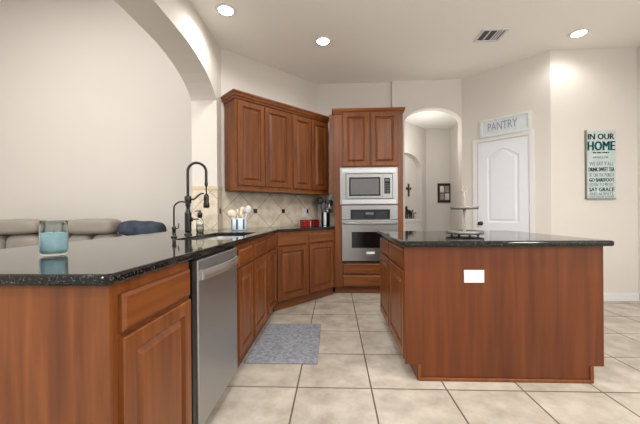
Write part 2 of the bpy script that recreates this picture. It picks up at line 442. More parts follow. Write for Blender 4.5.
# wall oven tower
TY = 4.12; TW = 0.918
t = thing('oven_cabinet', 'tall cherry oven tower with two upper doors and two drawers', 'cabinet', (0, TY, 0), 0)
b = MB(); d = YB-TY-0.004
b.box(0, 0.018, 0.018, d, 0.10, 2.44).box(TW-0.018, TW, 0.018, d, 0.10, 2.44).box(0.018, TW-0.018, d-0.012, d, 0.10, 2.44)
for z in (0.10, 0.405, 1.200, 1.705, 2.422): b.box(0.018, TW-0.018, 0.018, d-0.012, z, z+0.014)
b.box(0, 0.098, 0, 0.018, 0.10, 2.44).box(0.838, TW, 0, 0.018, 0.10, 2.44)
b.box(0.098, 0.838, 0, 0.018, 0.10, 0.430).box(0.098, 0.838, 0, 0.018, 1.192, 1.222).box(0.098, 0.838, 0, 0.018, 1.690, 2.44)
b.build('body', WOOD, t)
MB().box(0, TW, 0.065, 0.083, 0, 0.0995).build('toe_kick', WOODH, t)
drawer(t, 0.105, 0.275, 0.725, 0.135); drawer(t, 0.105, 0.115, 0.725, 0.14)
door(t, 0.118, 1.722, 0.35, 0.72); door(t, 0.492, 1.722, 0.36, 0.72)
MB().box(-0.068, -0.001, 0.02, 0.038, 1.364, 2.43).build('filler_panel', WOOD, t)
def crown(path, z0, z1, proj=0.06):
    prof = [(0.001, z0), (0.012, z0), (0.016, z0+0.018), (0.028, z0+0.03), (proj*0.8, z1-0.028), (proj, z1-0.018), (proj, z1), (0.001, z1)]
    P = [Vector(p) for p in path]; V = []; F = []; k = len(prof)
    for i, p in enumerate(P):
        ns = []
        for a, c in ((i-1, i), (i, i+1)):
            if a >= 0 and c < len(P):
                dv = (P[c]-P[a]).normalized(); ns.append(Vector((dv.y, -dv.x)))
        m = sum(ns, Vector((0, 0)))/len(ns); m = m/ max(0.2, m.length_squared)
        for o, z in prof: V.append((p.x+m.x*o, p.y+m.y*o, z))
    for i in range(len(P)-1):
        for j in range(k): F.append((i*k+j, i*k+(j+1) % k, (i+1)*k+(j+1) % k, (i+1)*k+j))
    F.append(tuple(range(k))); F.append(tuple((len(P)-1)*k+j for j in range(k))[::-1])
    return MB().add(V, F)
crown([(0.0, d), (0.0, 0), (TW, 0), (TW, d)], 2.43, 2.498, 0.03).build('crown_molding', WOODH, t)

# upper cabinets on the angled wall
UO = Vector((-1.117, 3.401)); uz0, uz1 = 1.365, 2.42
for (a, c, ds, lab) in [(0, 0.795, [(0.03, 0.375), (0.385, 0.762)], 'two-door cherry upper cabinet on the angled wall, nearest the arch'),
                        (0.797, 1.455, [(0.813, 1.122), (1.14, 1.432)], 'two-door cherry upper cabinet on the angled wall, beside the oven tower')]:
    o = UO + Vector((1, 1))/r2*a
    t = thing('upper_cabinet', lab, 'cabinet', (o.x, o.y, 0), pi/4, 'upper cabinets on the angled wall')
    carcass(t, c-a, 0.275, uz0, uz1, closed=True)
    for p, q in ds: door(t, p-a, 1.42, q-p, 0.965)
    MB().box(0, c-a, -0.008, -0.0005, uz0, uz0+0.022).build('light_rail', WOODH, t)
q = lambda x, y: (UO.x + (x-y)/r2, UO.y + (x+y)/r2)
o = crown([q(0, 0.275), q(0, -0.0), q(1.455, -0.0)], 2.405, 2.485, 0.042).build('crown_molding', WOODH)
tag(o, 'long cherry crown molding along the tops of the angled upper cabinets', 'molding')

# island
IX0, IX1, IY0, IY1, IT = 0.470, 1.700, 2.022, 3.095, 0.872
t = thing('kitchen_island', 'cherry island cabinet with a plain panel towards the camera', 'island', (IX0, IY1, 0), -pi/2)
MB().box(IX0, IX1, IY0, IY1, 0.10, IT-0.001).build('body', WOOD, t, world=True)
MB().box(0.53, 1.634, IY0, IY1-0.01, 0, 0.0995).build('toe_kick', WOODH, t, world=True)
MB().prism([(0.53, 0), (1.634, 0), (1.634, 0.105), (1.700, 0.105), (1.700, IT-0.001), (0.452, IT-0.001), (0.452, 0.105), (0.53, 0.105)], IY0-0.018, IY0-0.0005, axis='y').build('end_panel', WOODD, t, world=True)
MB().box(0.532, 1.632, IY0-0.030, IY0-0.0185, 0, 0.022).build('shoe_molding', WOODH, t, world=True, bevel=0.006)
MB().box(0.532, 0.552, IY0-0.026, IY0-0.0185, 0.0225, 0.105).build('corner_trim', WOOD, t, world=True)
MB().box(1.612, 1.632, IY0-0.026, IY0-0.0185, 0.0225, 0.105).build('corner_trim', WOOD, t, world=True)
for a, c in ((0.012, 0.485), (0.515, 1.052)):
    drawer(t, a, 0.715, c-a, 0.13); door(t, a, 0.118, c-a, 0.58)

# ------------------------------------------------------------------ granite tops
front = []
nd = Vector((sin(th), -cos(th)))   # outward normal of the angled front
ov = 0.0
XE = -0.636 - 0.008 + 0.0
XE = -0.640
A2 = A + nd*0.022; B2 = Bp + nd*0.022
dirv = (Bp-A).normalized()
def at_x(x): s_ = (x-A2.x)/dirv.x; return (x, A2.y+dirv.y*s_)
XE = -0.634
SY0, SY1, SX0, SX1 = 2.0, 2.81, -1.10, -0.72
top = [(XE, 0.848), (XE, at_x(XE)[1]), at_x(-0.003), (-0.003, YB-0.003), (-0.258, YB-0.003), (XL+0.005, 3.581), (XL+0.005, 3.432), (-1.70, 3.432), (-1.70, 0.833), (XE-0.014, 0.833)]
def rrect(x0, x1, y0, y1, r, n=5):
    return [(x1-r+r*cos(a), y1-r+r*sin(a)) for a in [pi/2*i/n for i in range(n+1)]] + [(x0+r+r*cos(a), y1-r+r*sin(a)) for a in [pi/2+pi/2*i/n for i in range(n+1)]] + \
           [(x0+r+r*cos(a), y0+r+r*sin(a)) for a in [pi+pi/2*i/n for i in range(n+1)]] + [(x1-r+r*cos(a), y0+r+r*sin(a)) for a in [1.5*pi+pi/2*i/n for i in range(n+1)]]
hole = rrect(SX0, SX1, SY0, SY1, 0.06)
o = MB().prism(top, CU, CT, holes=[hole]).build('countertop', GRANITE, bevel=0.012, seg=4)
tag(o, 'long black granite countertop around the sink, running from the bar to the oven tower', 'countertop')
itop = [(0.428, 1.955), (1.732, 1.955), (1.732, 3.13), (0.428, 3.13)]
o = MB().prism(itop, IT, 0.908).build('countertop', GRANITE, bevel=0.013, seg=4)
tag(o, 'black granite top of the kitchen island with rounded edges', 'countertop')

# sink
t = thing('sink', 'undermount stainless sink set into the black granite', 'sink', ((SX0+SX1)/2, (SY0+SY1)/2, 0.68))
def ring(off, z, r=0.06): return [(x, y, z) for x, y in rrect(SX0-off, SX1+off, SY0-off, SY1+off, r+off)]
rs = [ring(0.012, CU-0.0008), ring(-0.003, CU-0.0008), ring(-0.006, 0.86), ring(-0.012, 0.72), ring(-0.03, 0.70, 0.06), ring(-0.03, 0.697, 0.06), ring(0.0, 0.72), ring(0.003, 0.86), ring(0.012, CU-0.003)]
V = [p for r_ in rs for p in r_]; n = len(rs[0]); F = []
for i in range(len(rs)-1):
    for k in range(n): F.append((i*n+k, i*n+(k+1) % n, (i+1)*n+(k+1) % n, (i+1)*n+k))
for k in range(n): F.append(((len(rs)-1)*n+k, (len(rs)-1)*n+(k+1) % n, (k+1) % n, k))
F.append(tuple(4*n+k for k in range(n))); F.append(tuple(5*n+k for k in range(n))[::-1])
MB().add(V, F).build('basin', plain('satin_steel', srgb(200, 200, 198), 0.3, metal=0.7, var=0.02), t, world=True)
MB().lathe([(0.0, 0), (0.035, 0), (0.04, 0.004), (0.03, 0.006), (0, 0.003)], ((SX0+SX1)/2, (SY0+SY1)/2, 0.7005)).build('drain', CHROME, t, world=True)

# ------------------------------------------------------------------ dishwasher
t = thing('dishwasher', 'stainless dishwasher with bar handle built in under the counter', 'dishwasher', (XF, 1.348, 0), pi/2)
MB().box(0, 0.610, 0.01, 0.57, 0.10, 0.876).build('tub', BLACK, t)
MB().box(0.0, 0.042, -0.014, 0.0095, 0.06, 0.876).build('side_seal', BLACK, t)
MB().box(0.045, 0.606, -0.022, 0.009, 0.075, 0.872).build('door', STEELD, t, bevel=0.005)
MB().box(0.01, 0.60, 0.03, 0.05, 0, 0.0745).build('kick_plate', BLACK, t)
hb = []
for i in range(17):
    u = i/16; hb.append((0.075+0.51*u, -0.030-0.030*sin(pi*u), 0.797+0.004*sin(pi*u)))
V = []; F = []
for x, y, z in hb:
    V += [(x, y-0.006, z-0.023), (x, y-0.010, z), (x, y-0.006, z+0.023), (x, y+0.006, z+0.023), (x, y+0.006, z-0.023)]
for i in range(len(hb)-1):
    for k in range(5): F.append((i*5+k, i*5+(k+1) % 5, (i+1)*5+(k+1) % 5, (i+1)*5+k))
F.append((0, 1, 2, 3, 4)); F.append(tuple(16*5+k for k in (4, 3, 2, 1, 0)))
MB().add(V, F).build('handle', steel('handle_steel', srgb(222, 222, 220), 0.34, (20, 20, 20)), t)

# ------------------------------------------------------------------ microwave and oven
t = thing('microwave', 'built-in stainless microwave above the wall oven', 'microwave', (0, TY, 1.224))
MB().box(0.112, 0.825, 0.022, 0.46, 1.226, 1.684).build('body', BLACK, t, world=False).location = (0, 0, -1.224)
def part(b, name, mat, bevel=0.0):
    o = b.build(name, mat, t, bevel=bevel); o.location = (0, 0, -t.location.z); return o
f = MB().prism([(0.074, 1.208), (0.846, 1.208), (0.846, 1.706), (0.074, 1.706)], -0.016, -0.001, holes=[[(0.152, 1.282), (0.776, 1.282), (0.776, 1.622), (0.152, 1.622)]], axis='y')
part(f, 'trim_frame', STEEL, 0.003)
for z in (1.640, 1.224):
    lv = MB().box(0.10, 0.82, -0.0172, -0.0163, z-0.002, z+0.049)
    for k in range(4): lv.box(0.10, 0.82, -0.0195, -0.0172, z+k*0.014, z+0.005+k*0.014)
    part(lv, 'vent_louver', STEELD)
part(MB().box(0.156, 0.642, -0.024, 0.0215, 1.286, 1.618), 'door', STEEL, 0.003)
part(MB().box(0.196, 0.612, -0.027, -0.0245, 1.322, 1.572), 'door_window', GLOSSB, 0.002)
part(MB().box(0.216, 0.592, -0.028, -0.0272, 1.342, 1.552), 'window_mesh', plain('window_mesh', srgb(96, 96, 98), 0.3, var=0.1, scale=60))
part(MB().box(0.644, 0.772, -0.022, 0.0215, 1.286, 1.618), 'control_panel', STEEL, 0.002)
k = MB().box(0.664, 0.742, -0.0245, -0.0225, 1.352, 1.560)
kp = part(k, 'keypad', GLOSSB)
btn = MB()
for r_ in range(6):
    for c_ in range(3): btn.box(0.672+c_*0.023, 0.686+c_*0.023, -0.0255, -0.0247, 1.366+r_*0.022, 1.378+r_*0.022)
btn.box(0.674, 0.732, -0.0255, -0.0247, 1.515, 1.545)
btn.build('buttons', plain('button_grey', srgb(92, 96, 98), 0.4), kp)

t = thing('wall_oven', 'stainless wall oven with black control strip below the microwave', 'oven', (0, TY, 0.432))
part(MB().box(0.112, 0.825, 0.022, 0.50, 0.434, 1.186), 'body', BLACK)
part(MB().box(0.094, 0.842, -0.018, -0.001, 1.006, 1.196), 'control_panel', STEEL, 0.003)
cs = part(MB().box(0.212, 0.738, -0.021, -0.0185, 1.012, 1.140), 'control_strip', GLOSSB, 0.002)
btn = MB()
btn.box(0.415, 0.52, -0.0222, -0.0212, 1.070, 1.105)
for i in range(5):
    for j in range(3): btn.box(0.245+i*0.03, 0.258+i*0.03, -0.0222, -0.0212, 1.036+j*0.03, 1.043+j*0.03); btn.box(0.56+i*0.03, 0.573+i*0.03, -0.0222, -0.0212, 1.036+j*0.03, 1.043+j*0.03)
btn.build('buttons', MATS['button_grey'], cs)
dr = part(MB().box(0.094, 0.842, -0.034, -0.001, 0.452, 1.000), 'door', STEEL, 0.005)
MB().box(0.225, 0.715, -0.0365, -0.0345, 0.628, 0.842).build('door_window', GLOSSB, dr, bevel=0.002)
MB().box(0.42, 0.53, -0.0365, -0.0345, 0.545, 0.578).build('badge', plain('badge_silver', srgb(222, 222, 220), 0.35), dr, bevel=0.002)
hp = [(0.125, -0.034, 0.955), (0.125, -0.065, 0.957), (0.14, -0.075, 0.957), (0.47, -0.082, 0.957), (0.80, -0.075, 0.957), (0.815, -0.065, 0.957), (0.815, -0.034, 0.955)]
MB().tube(hp, 0.013, 10).build('handle', STEEL, dr)
part(MB().box(0.094, 0.842, -0.012, -0.001, 0.428, 0.449), 'vent_strip', BLACK)

# ------------------------------------------------------------------ faucet set
FX, FY = -1.225, 2.50
t = thing('spring_faucet', 'tall black spring-neck pull-down faucet behind the sink', 'faucet', (FX, FY, CT))
MB().lathe([(0.03, 0), (0.032, 0.004), (0.028, 0.012), (0.022, 0.016), (0.022, 0.02)]).build('base', BLACK, t)
pr = [(0.022, 0.0205), (0.026, 0.03)]
for i in range(12): pr += [(0.0275, 0.035+i*0.013), (0.0255, 0.041+i*0.013)]
pr += [(0.019, 0.196), (0.014, 0.21), (0.014, 0.235), (0.020, 0.245), (0.020, 0.262)]
MB().lathe(pr).build('body', BLACK, t)
cl = [(0.023, 0.2625), (0.027, 0.268), (0.027, 0.318), (0.022, 0.325)]
MB().lathe(cl).build('collar', BLACK, t)
# neck bends towards the sink, slightly towards the back
U = Vector((0.92, 0.39, 0)).normalized(); R = 0.072
pts = []
for i in range(40): pts.append(Vector((0, 0, 0.3255 + (0.530-0.3255)*i/40)))
for i in range(61):
    a = pi - pi*i/60*1.0; pts.append(U*(R + R*cos(a)) + Vector((0, 0, 0.530 + R*1.05*sin(a))))
for i in range(1, 16): pts.append(U*(2*R) + Vector((0, 0, 0.530-0.085*i/15)))
rad = [0.0125 if i % 2 else 0.0100 for i in range(len(pts))]
MB().tube(pts, rad, 12).build('spring_neck', BLACK, t)
E2 = U*(2*R)
MB().lathe([(0.011, 0.4445), (0.014, 0.44), (0.014, 0.42), (0.009, 0.41), (0.006, 0.40), (0.006, 0.345)][::-1], E2).build('hose_tip', BLACK, t)
sh = MB().lathe([(0.019, 0.225), (0.024, 0.23), (0.025, 0.262), (0.020, 0.272), (0.022, 0.315), (0.018, 0.335), (0.008, 0.3445)], E2).build('spray_head', BLACK, t)
MB().box(-0.006, 0.006, -0.036, -0.021, 0.25, 0.31).build('trigger', BLACK, sh).location = E2
ar = [Vector((0, 0, 0.295)) + U*0.027, Vector((0, 0, 0.30)) + U*0.05, Vector((0, 0, 0.325)) + U*0.075, Vector((0, 0, 0.345)) + U*0.10, Vector((0, 0, 0.35)) + U*0.125]
MB().tube(ar, 0.0075, 10).build('support_arm', BLACK, t)
lv = MB().tube([Vector((0.0277, 0.004, 0.13)), Vector((0.036, 0.006, 0.13))], 0.018, 14).tube([Vector((0.036, 0.006, 0.13)), Vector((0.085, 0.012, 0.132))], 0.006, 10)
lv.build('lever', BLACK, t)

t = thing('filter_faucet', 'small black gooseneck filter tap left of the tall spring faucet', 'faucet', (-1.195, 2.22, CT))
MB().lathe([(0.022, 0), (0.022, 0.006), (0.013, 0.012), (0.012, 0.05), (0.015, 0.055), (0.015, 0.075), (0.008, 0.085)]).build('base', BLACK, t)
g = [Vector((0, 0, 0.0855)), Vector((0, 0, 0.20))]; Rg = 0.055
for i in range(1, 21):
    a = pi - pi*i/20*0.92; g.append(U*(Rg+Rg*cos(a)) + Vector((0, 0, 0.212 + Rg*sin(a))))
MB().tube(g, 0.006, 10).build('spout', BLACK, t)
MB().tube([(0.0155, 0, 0.066), (0.03, 0.005, 0.07), (0.034, 0.006, 0.105)], 0.0045, 8).build('lever', BLACK, t)

GLASS = plain('clear_glass', (0.95, 0.97, 0.97, 1), 0.05, trans=1.0, var=0.0)
t = thing('soap_dispenser', 'glass soap dispenser with black pump beside the spring faucet', 'dispenser', (-1.25, 2.78, CT))
MB().lathe([(0.0, 0.001), (0.03, 0.001), (0.033, 0.006), (0.033, 0.10), (0.028, 0.125), (0.016, 0.135), (0.016, 0.145), (0.013, 0.145), (0.013, 0.134), (0.025, 0.122), (0.030, 0.10), (0.030, 0.006), (0, 0.004)]).build('bottle', GLASS, t)
MB().lathe([(0, 0.0045), (0.0295, 0.007), (0.0295, 0.05), (0, 0.05)]).build('soap', plain('soap', srgb(214, 206, 190), 0.3), t)
MB().lathe([(0.022, 0.1455), (0.023, 0.185), (0.012, 0.19), (0.009, 0.21)]).tube([(0, 0, 0.20), (-0.02, -0.005, 0.204), (-0.045, -0.01, 0.20)], 0.005, 8).build('pump', BLACK, t)

# ------------------------------------------------------------------ things on the counters
# candle jar
WAX = plain('blue_wax', srgb(158, 184, 191), 0.5, var=0.12, scale=40)
JG, jnt, jb = nmat('jar_glass')
jb.inputs['Base Color'].default_value = srgb(238, 248, 250); jb.inputs['Transmission Weight'].default_value = 1.0; jb.inputs['Roughness'].default_value = 0.04; jb.inputs['IOR'].default_value = 1.06
t = thing('candle_jar', 'thick glass jar of pale blue wax on the near end of the bar', 'candle', (-1.19, 1.245, CT)); t.scale = (0.80, 0.80, 1.12)
MB().lathe([(0, 0.001), (0.048, 0.001), (0.057, 0.008), (0.060, 0.022), (0.060, 0.100), (0.057, 0.112), (0.057, 0.130), (0.054, 0.130), (0.054, 0.111), (0.057, 0.099), (0.057, 0.024), (0.053, 0.012), (0.044, 0.009), (0, 0.009)]).build('jar', JG, t)
MB().lathe([(0, 0.0095), (0.043, 0.0095), (0.0525, 0.0125), (0.0567, 0.024), (0.0567, 0.086), (0.03, 0.083), (0, 0.084)]).build('wax', WAX, t)
MB().tube([(0, 0, 0.0845), (0.001, 0, 0.094)], 0.0015, 6).build('wick', BLACK, t)
# pale utensil crock behind the sink
CROCK = plain('pale_blue_glaze', srgb(196, 208, 216), 0.25, var=0.05, scale=20)
CROCKB = plain('blue_stripe_glaze', srgb(74, 96, 122), 0.25, var=0.05)
CREAM = plain('cream_utensil', srgb(226, 216, 198), 0.5, var=0.03)
t = thing('utensil_crock', 'pale blue striped crock filled with cream spoons behind the sink', 'crock', (-1.012, 3.19, CT))
b = MB().lathe([(0, 0.001), (0.078, 0.001), (0.080, 0.006), (0.080, 0.125), (0.076, 0.125), (0.074, 0.010), (0, 0.010)])
b.build('pot', CROCK, t)
b = MB()
for k in range(7):
    a0 = 2*pi*k/7 + 0.12; V = []; F = []
    for i in range(5):
        a = a0 + 0.26*i/4
        V += [(0.0806*cos(a), 0.0806*sin(a), 0.012), (0.0806*cos(a), 0.0806*sin(a), 0.118), (0.0815*cos(a), 0.0815*sin(a), 0.118), (0.0815*cos(a), 0.0815*sin(a), 0.012)]
    for i in range(4):
        for j in range(4): F.append((i*4+j, i*4+(j+1) % 4, i*4+4+(j+1) % 4, i*4+4+j))
    F += [(0, 1, 2, 3), (16, 19, 18, 17)]
    b.add(V, F)
b.build('stripe', CROCKB, t)
def utensil(name, lab, loc, ang, tilt, ln, hw, hh, mat, group, hole=False, cat='utensil'):
    o = bpy.data.objects.new(name, None); COL.objects.link(o); tag(o, lab, cat, group)
    o.matrix_basis = Matrix.Translation(loc) @ Matrix.Rotation(ang, 4, 'Z') @ Matrix.Rotation(tilt, 4, 'Y')
    MB().tube([(0, 0, 0), (0, 0, ln*0.5), (0, 0, ln)], [0.006, 0.0055, 0.005], 8).build('handle', mat, o)
    MB().blob((0, 0, ln+hh/2-0.003), (hw, 0.020, hh), 0.85, 10).build('head', mat, o)
    return o
sp = [('cream spoon leaning left in the pale striped crock', 3.14, 0.30, 0.135, 0.075, 0.075, CREAM), ('cream spoon leaning forward left in the pale striped crock', 4.19, 0.28, 0.13, 0.07, 0.07, CREAM),
      ('cream spatula standing upright in the pale striped crock', 1.05, 0.12, 0.165, 0.08, 0.07, CREAM), ('short cream spoon leaning towards the sink in the pale striped crock', 5.24, 0.28, 0.125, 0.07, 0.065, CREAM),
      ('cream ladle leaning back in the pale striped crock', 2.09, 0.26, 0.15, 0.07, 0.07, CREAM), ('pale grey slotted turner rising highest at the right of the crock', 0.0, 0.30, 0.175, 0.06, 0.08, plain('pale_grey_plastic', srgb(206, 208, 208), 0.35))]
for lab, a, tl, ln, hw, hh, m in sp:
    utensil('kitchen_utensil', lab, (-1.012 + 0.034*cos(a), 3.19+0.034*sin(a), CT+0.018), a, tl, ln, hw, hh, m, 'utensils in the pale crock')
# red tins
RED = plain('red_lacquer', srgb(150, 22, 24), 0.35, var=0.08); DRED = plain('dark_red_lacquer', srgb(104, 18, 20), 0.35, var=0.08)
for nm, lab, x, y, m in [('storage_tin', 'bright red tin on the counter under the wall outlet', -0.405, 4.225, RED), ('storage_tin', 'dark red tin between the bright red tin and the steel utensil holder', -0.295, 4.335, DRED)]:
    t = thing(nm, lab, 'tin', (x, y, CT), pi/4, 'red tins on the corner counter')
    MB().box(-0.060, 0.060, -0.05, 0.05, 0.001, 0.072).build('body', m, t, bevel=0.006)
    MB().box(-0.063, 0.063, -0.053, 0.053, 0.0725, 0.088).build('lid', m, t, bevel=0.006)
MB_ = MB().box(0.040, 0.056, -0.0515, -0.0505, 0.004, 0.070)
MB_.build('pale_label', plain('pale_label', srgb(214, 196, 190), 0.5), [o for o in COL.objects if o.name == 'storage_tin'][0])
# steel utensil holder by the tower
t = thing('utensil_holder', 'black and steel utensil holder in the counter corner by the oven tower', 'holder', (-0.135, 4.43, CT))
MB().lathe([(0, 0.001), (0.058, 0.001), (0.060, 0.006), (0.060, 0.19), (0.056, 0.19), (0.054, 0.010), (0, 0.010)]).build('cup', BLACK, t)
b = MB(); V = []; F = []
for i in range(7):
    a = -pi/2 - 0.38 + 0.60*i/6
    V += [(0.0606*cos(a), 0.0606*sin(a), 0.004), (0.0606*cos(a), 0.0606*sin(a), 0.188), (0.063*cos(a), 0.063*sin(a), 0.188), (0.063*cos(a), 0.063*sin(a), 0.004)]
for i in range(6):
    for j in range(4): F.append((i*4+j, i*4+(j+1) % 4, i*4+4+(j+1) % 4, i*4+4+j))
F += [(0, 1, 2, 3), (24, 27, 26, 25)]
b.add(V, F).build('highlight_strip', CHROME, t)  # bright strip up the front stands in for the cup's highlight
GREYU = plain('grey_blue_plastic', srgb(112, 126, 142), 0.35)
for lab, a, tl, ln, hw, hh, m in [('black spatula leaning left in the steel utensil holder', 3.1, 0.17, 0.30, 0.095, 0.10, BLACK), ('black spoon leaning right in the steel utensil holder', 0.1, 0.17, 0.27, 0.08, 0.09, BLACK),
        ('grey-blue turner standing in front in the steel utensil holder', 4.4, 0.14, 0.23, 0.10, 0.09, GREYU), ('black ladle standing upright in the steel utensil holder', 1.6, 0.10, 0.31, 0.055, 0.05, BLACK), ('steel whisk leaning gently right in the steel utensil holder', 5.65, 0.16, 0.22, 0.055, 0.085, CHROME)]:
    utensil('kitchen_utensil', lab, (-0.135+0.017*cos(a), 4.43+0.017*sin(a), CT+0.018), a, tl, ln, hw, hh, m, 'utensils in the steel holder')

def outlet(name, lab, loc, rot, w_, h, horiz=False):
    t = thing(name, lab, 'outlet', loc, rot)
    MB().box(-w_/2, w_/2, -0.006, -0.0006, -h/2, h/2).build('cover_plate', WHITE, t, bevel=0.002)
    for s_ in (-1, 1):
        cx, cz = (s_*w_*0.22, 0) if horiz else (0, s_*h*0.2)
        k = MB().box(cx-0.017, cx+0.017, -0.0075, -0.0062, cz-0.014, cz+0.014).build('socket', DOORW, t, bevel=0.002)
        sl = MB()
        for dx in (-0.006, 0.006): sl.box(cx+(0 if horiz else dx)-0.0012, cx+(0 if horiz else dx)+0.0012, -0.0082, -0.0077, cz+(dx if horiz else 0)-0.004, cz+(dx if horiz else 0)+0.004)
        sl.build('slots', plain('slot_grey', srgb(120, 116, 110), 0.5), k)
    return t
outlet('wall_outlet', 'white outlet plate set sideways in the island panel', (0.894, IY0-0.018, 0.676), 0, 0.128, 0.082, True)
outlet('wall_outlet', 'small white outlet on the tiled backsplash above the red tins', (-0.452+0.0057, 4.478-0.0057, 1.108), pi/4, 0.08, 0.125)

# tiered stand on the island
GREYW = plain('galvanised_metal', srgb(128, 128, 124), 0.4, metal=0.6, var=0.08); TAN = plain('weathered_wood', srgb(168, 156, 146), 0.6, var=0.1)
t = thing('tiered_stand', 'two-tier round metal tray stand with ring handle on the island', 'stand', (1.01, 2.42, 0.908))
MB().lathe([(0, 0.014), (0.130, 0.014), (0.137, 0.018), (0.138, 0.040), (0.134, 0.040), (0.132, 0.020), (0, 0.019)], n=40).build('lower_tray', GREYW, t)
MB().lathe([(0, 0.205), (0.095, 0.205), (0.101, 0.208), (0.102, 0.226), (0.098, 0.226), (0.096, 0.211), (0, 0.210)], n=40).build('upper_tray', GREYW, t)
MB().lathe([(0.008, 0.0195), (0.011, 0.04), (0.007, 0.10), (0.005, 0.14), (0.011, 0.19), (0.011, 0.2045)]).lathe([(0.010, 0.2105), (0.011, 0.225), (0.007, 0.26), (0.009, 0.30), (0.005, 0.333)]).build('post', TAN, t)
rg = [(0.020*cos(a), 0, 0.356+0.022*sin(a)) for a in [2*pi*i/24 for i in range(25)]]
MB().tube(rg, 0.0045, 8, cap=False).build('ring_handle', TAN, t)
for k in range(4):
    a = pi/4 + pi/2*k
    MB().blob((0.10*cos(a), 0.10*sin(a), 0.0070), (0.020, 0.020, 0.0130), 1.0, 8).build('foot', BLACK, t)

# rug
def rugmat():
    m, nt, b = nmat('grey_rug_pile')
    tc = nt.nodes.new('ShaderNodeTexCoord'); n = nt.nodes.new('ShaderNodeTexNoise'); n.inputs['Scale'].default_value = 42; n.inputs['Detail'].default_value = 6; n.inputs['Roughness'].default_value = 0.7
    link(nt, tc.outputs['Object'], n.inputs['Vector'])
    r = nt.nodes.new('ShaderNodeValToRGB'); e = r.color_ramp.elements
    e[0].position = 0.38; e[0].color = srgb(116, 119, 126); e[1].position = 0.62; e[1].color = srgb(156, 159, 167)
    link(nt, n.outputs['Fac'], r.inputs[0]); link(nt, r.outputs[0], b.inputs['Base Color']); b.inputs['Roughness'].default_value = 0.95; b.inputs['Specular IOR Level'].default_value = 0.1
    bp = nt.nodes.new('ShaderNodeBump'); bp.inputs['Strength'].default_value = 0.5; bp.inputs['Distance'].default_value = 0.006; link(nt, n.outputs['Fac'], bp.inputs['Height']); link(nt, bp.outputs[0], b.inputs['Normal'])
    return m
b = MB().prism([(-0.668, 2.192), (-0.131, 2.190), (-0.141, 2.975), (-0.664, 2.968)], 0.0005, 0.013)
tag(b.build('rug', rugmat(), bevel=0.005), 'small grey rectangular mat on the tiles in front of the sink cabinet', 'rug')

# ------------------------------------------------------------------ pantry door and signs
dt = bpy.data.objects.new('door_1', None); COL.objects.link(dt); dt['kind'] = 'structure'
ang = atan2(pd.y, pd.x); dt.matrix_basis = Matrix.Translation((P0.x, P0.y, 0)) @ Matrix.Rotation(ang, 4, 'Z')
c0, c1, ct = 0.157, 0.912, 2.135
d0, d1, dz = 0.226, 0.850, 2.078
fr = MB()
fr.box(c0, d0-0.008, -0.020, -0.0005, 0, ct).box(d1+0.008, c1, -0.020, -0.0005, 0, ct).box(d0-0.008, d1+0.008, -0.020, -0.0005, dz+0.004, ct)
fr.build('door_frame', WHITE, dt, bevel=0.006, seg=3)
def panel_outline(x0, x1, z0, z1, rise, ins):
    x0 += ins; x1 -= ins; z0 += ins; z1 -= ins
    if rise <= 0: return [(x0, z0), (x1, z0), (x1, z1), (x0, z1)]
    m = (x0+x1)/2; wd = x1-x0; o = [(x0, z0), (x1, z0), (x1, z1-rise)]
    for i in range(1, 24):
        u = i/24; x = x1 - wd*u
        o.append((x, z1 - rise + rise*(0.5-0.5*cos(2*pi*u))**0.8))
    return o + [(x0, z1-rise)]
slab = MB(); yf = -0.012
pans = [(0.365-0.015, 0.762-0.02, 0.95, 1.965, 0.10), (0.350, 0.742, 0.20, 0.80, 0)]
holes = [panel_outline(*p, 0) for p in pans]
slab.prism([(d0, 0.01), (d1, 0.01), (d1, dz), (d0, dz)], yf, -0.0005, holes=holes, axis='y')
for p in pans:
    lp = [(0, yf), (0.018, yf+0.007), (0.030, yf+0.007), (0.050, yf+0.001)]
    V = []; F = []
    for ins, y in lp: V += [(x, y, z) for x, z in panel_outline(*p, ins)]
    n = len(V)//len(lp)
    for i in range(len(lp)-1):
        for k in range(n): F.append((i*n+k, i*n+(k+1) % n, (i+1)*n+(k+1) % n, (i+1)*n+k))
    F.append(tuple((len(lp)-1)*n+k for k in range(n)))
    slab.add(V, F)
slab.build('door_panel', DOORW, dt)
kn = MB().lathe([(0, 0), (0.03, 0), (0.03, 0.005), (0.011, 0.009), (0.010, 0.028), (0.022, 0.036), (0.028, 0.050), (0.024, 0.062), (0, 0.066)])
ko = kn.build('door_knob', plain('dark_bronze', srgb(58, 50, 46), 0.3, metal=0.8), dt); ko.rotation_euler = (pi/2, 0, 0); ko.location = (0.266, yf-0.0005, 0.935)
hg = MB()
for z in (0.3, 1.1, 1.9): hg.box(d1-0.006, d1+0.006, -0.020, -0.0125, z, z+0.09)
hg.build('hinge', WHITE, dt)

SIGNP = plain('grey_sign_wood', srgb(206, 212, 218), 0.7, var=0.05, scale=14); SIGNF = plain('pale_sign_frame', srgb(206, 212, 208), 0.7, var=0.05, scale=14)
SLET = plain('slate_lettering', srgb(132, 143, 158), 0.7)
t = thing('pantry_sign', 'grey PANTRY sign board leaning above the white pantry door', 'sign', (P0.x, P0.y, 0), ang)
s0, s1, z0, z1 = 0.263, 0.872, 2.137, 2.385
MB().box(s0+0.02, s1-0.02, -0.020, -0.002, z0+0.02, z1-0.02).build('board', SIGNP, t)
f = MB().prism([(s0, z0), (s1, z0), (s1, z1), (s0, z1)], -0.028, -0.001, holes=[[(s0+0.03, z0+0.03), (s1-0.03, z0+0.03), (s1-0.03, z1-0.03), (s0+0.03, z1-0.03)]], axis='y')
f.build('frame', SIGNF, t, bevel=0.003)
text_mesh('lettering', 'PANTRY', 0.36, 0.105, SLET, t, (s0+0.105, -0.0215, z0+0.085), (1, 0, 0), (0, 0, 1))

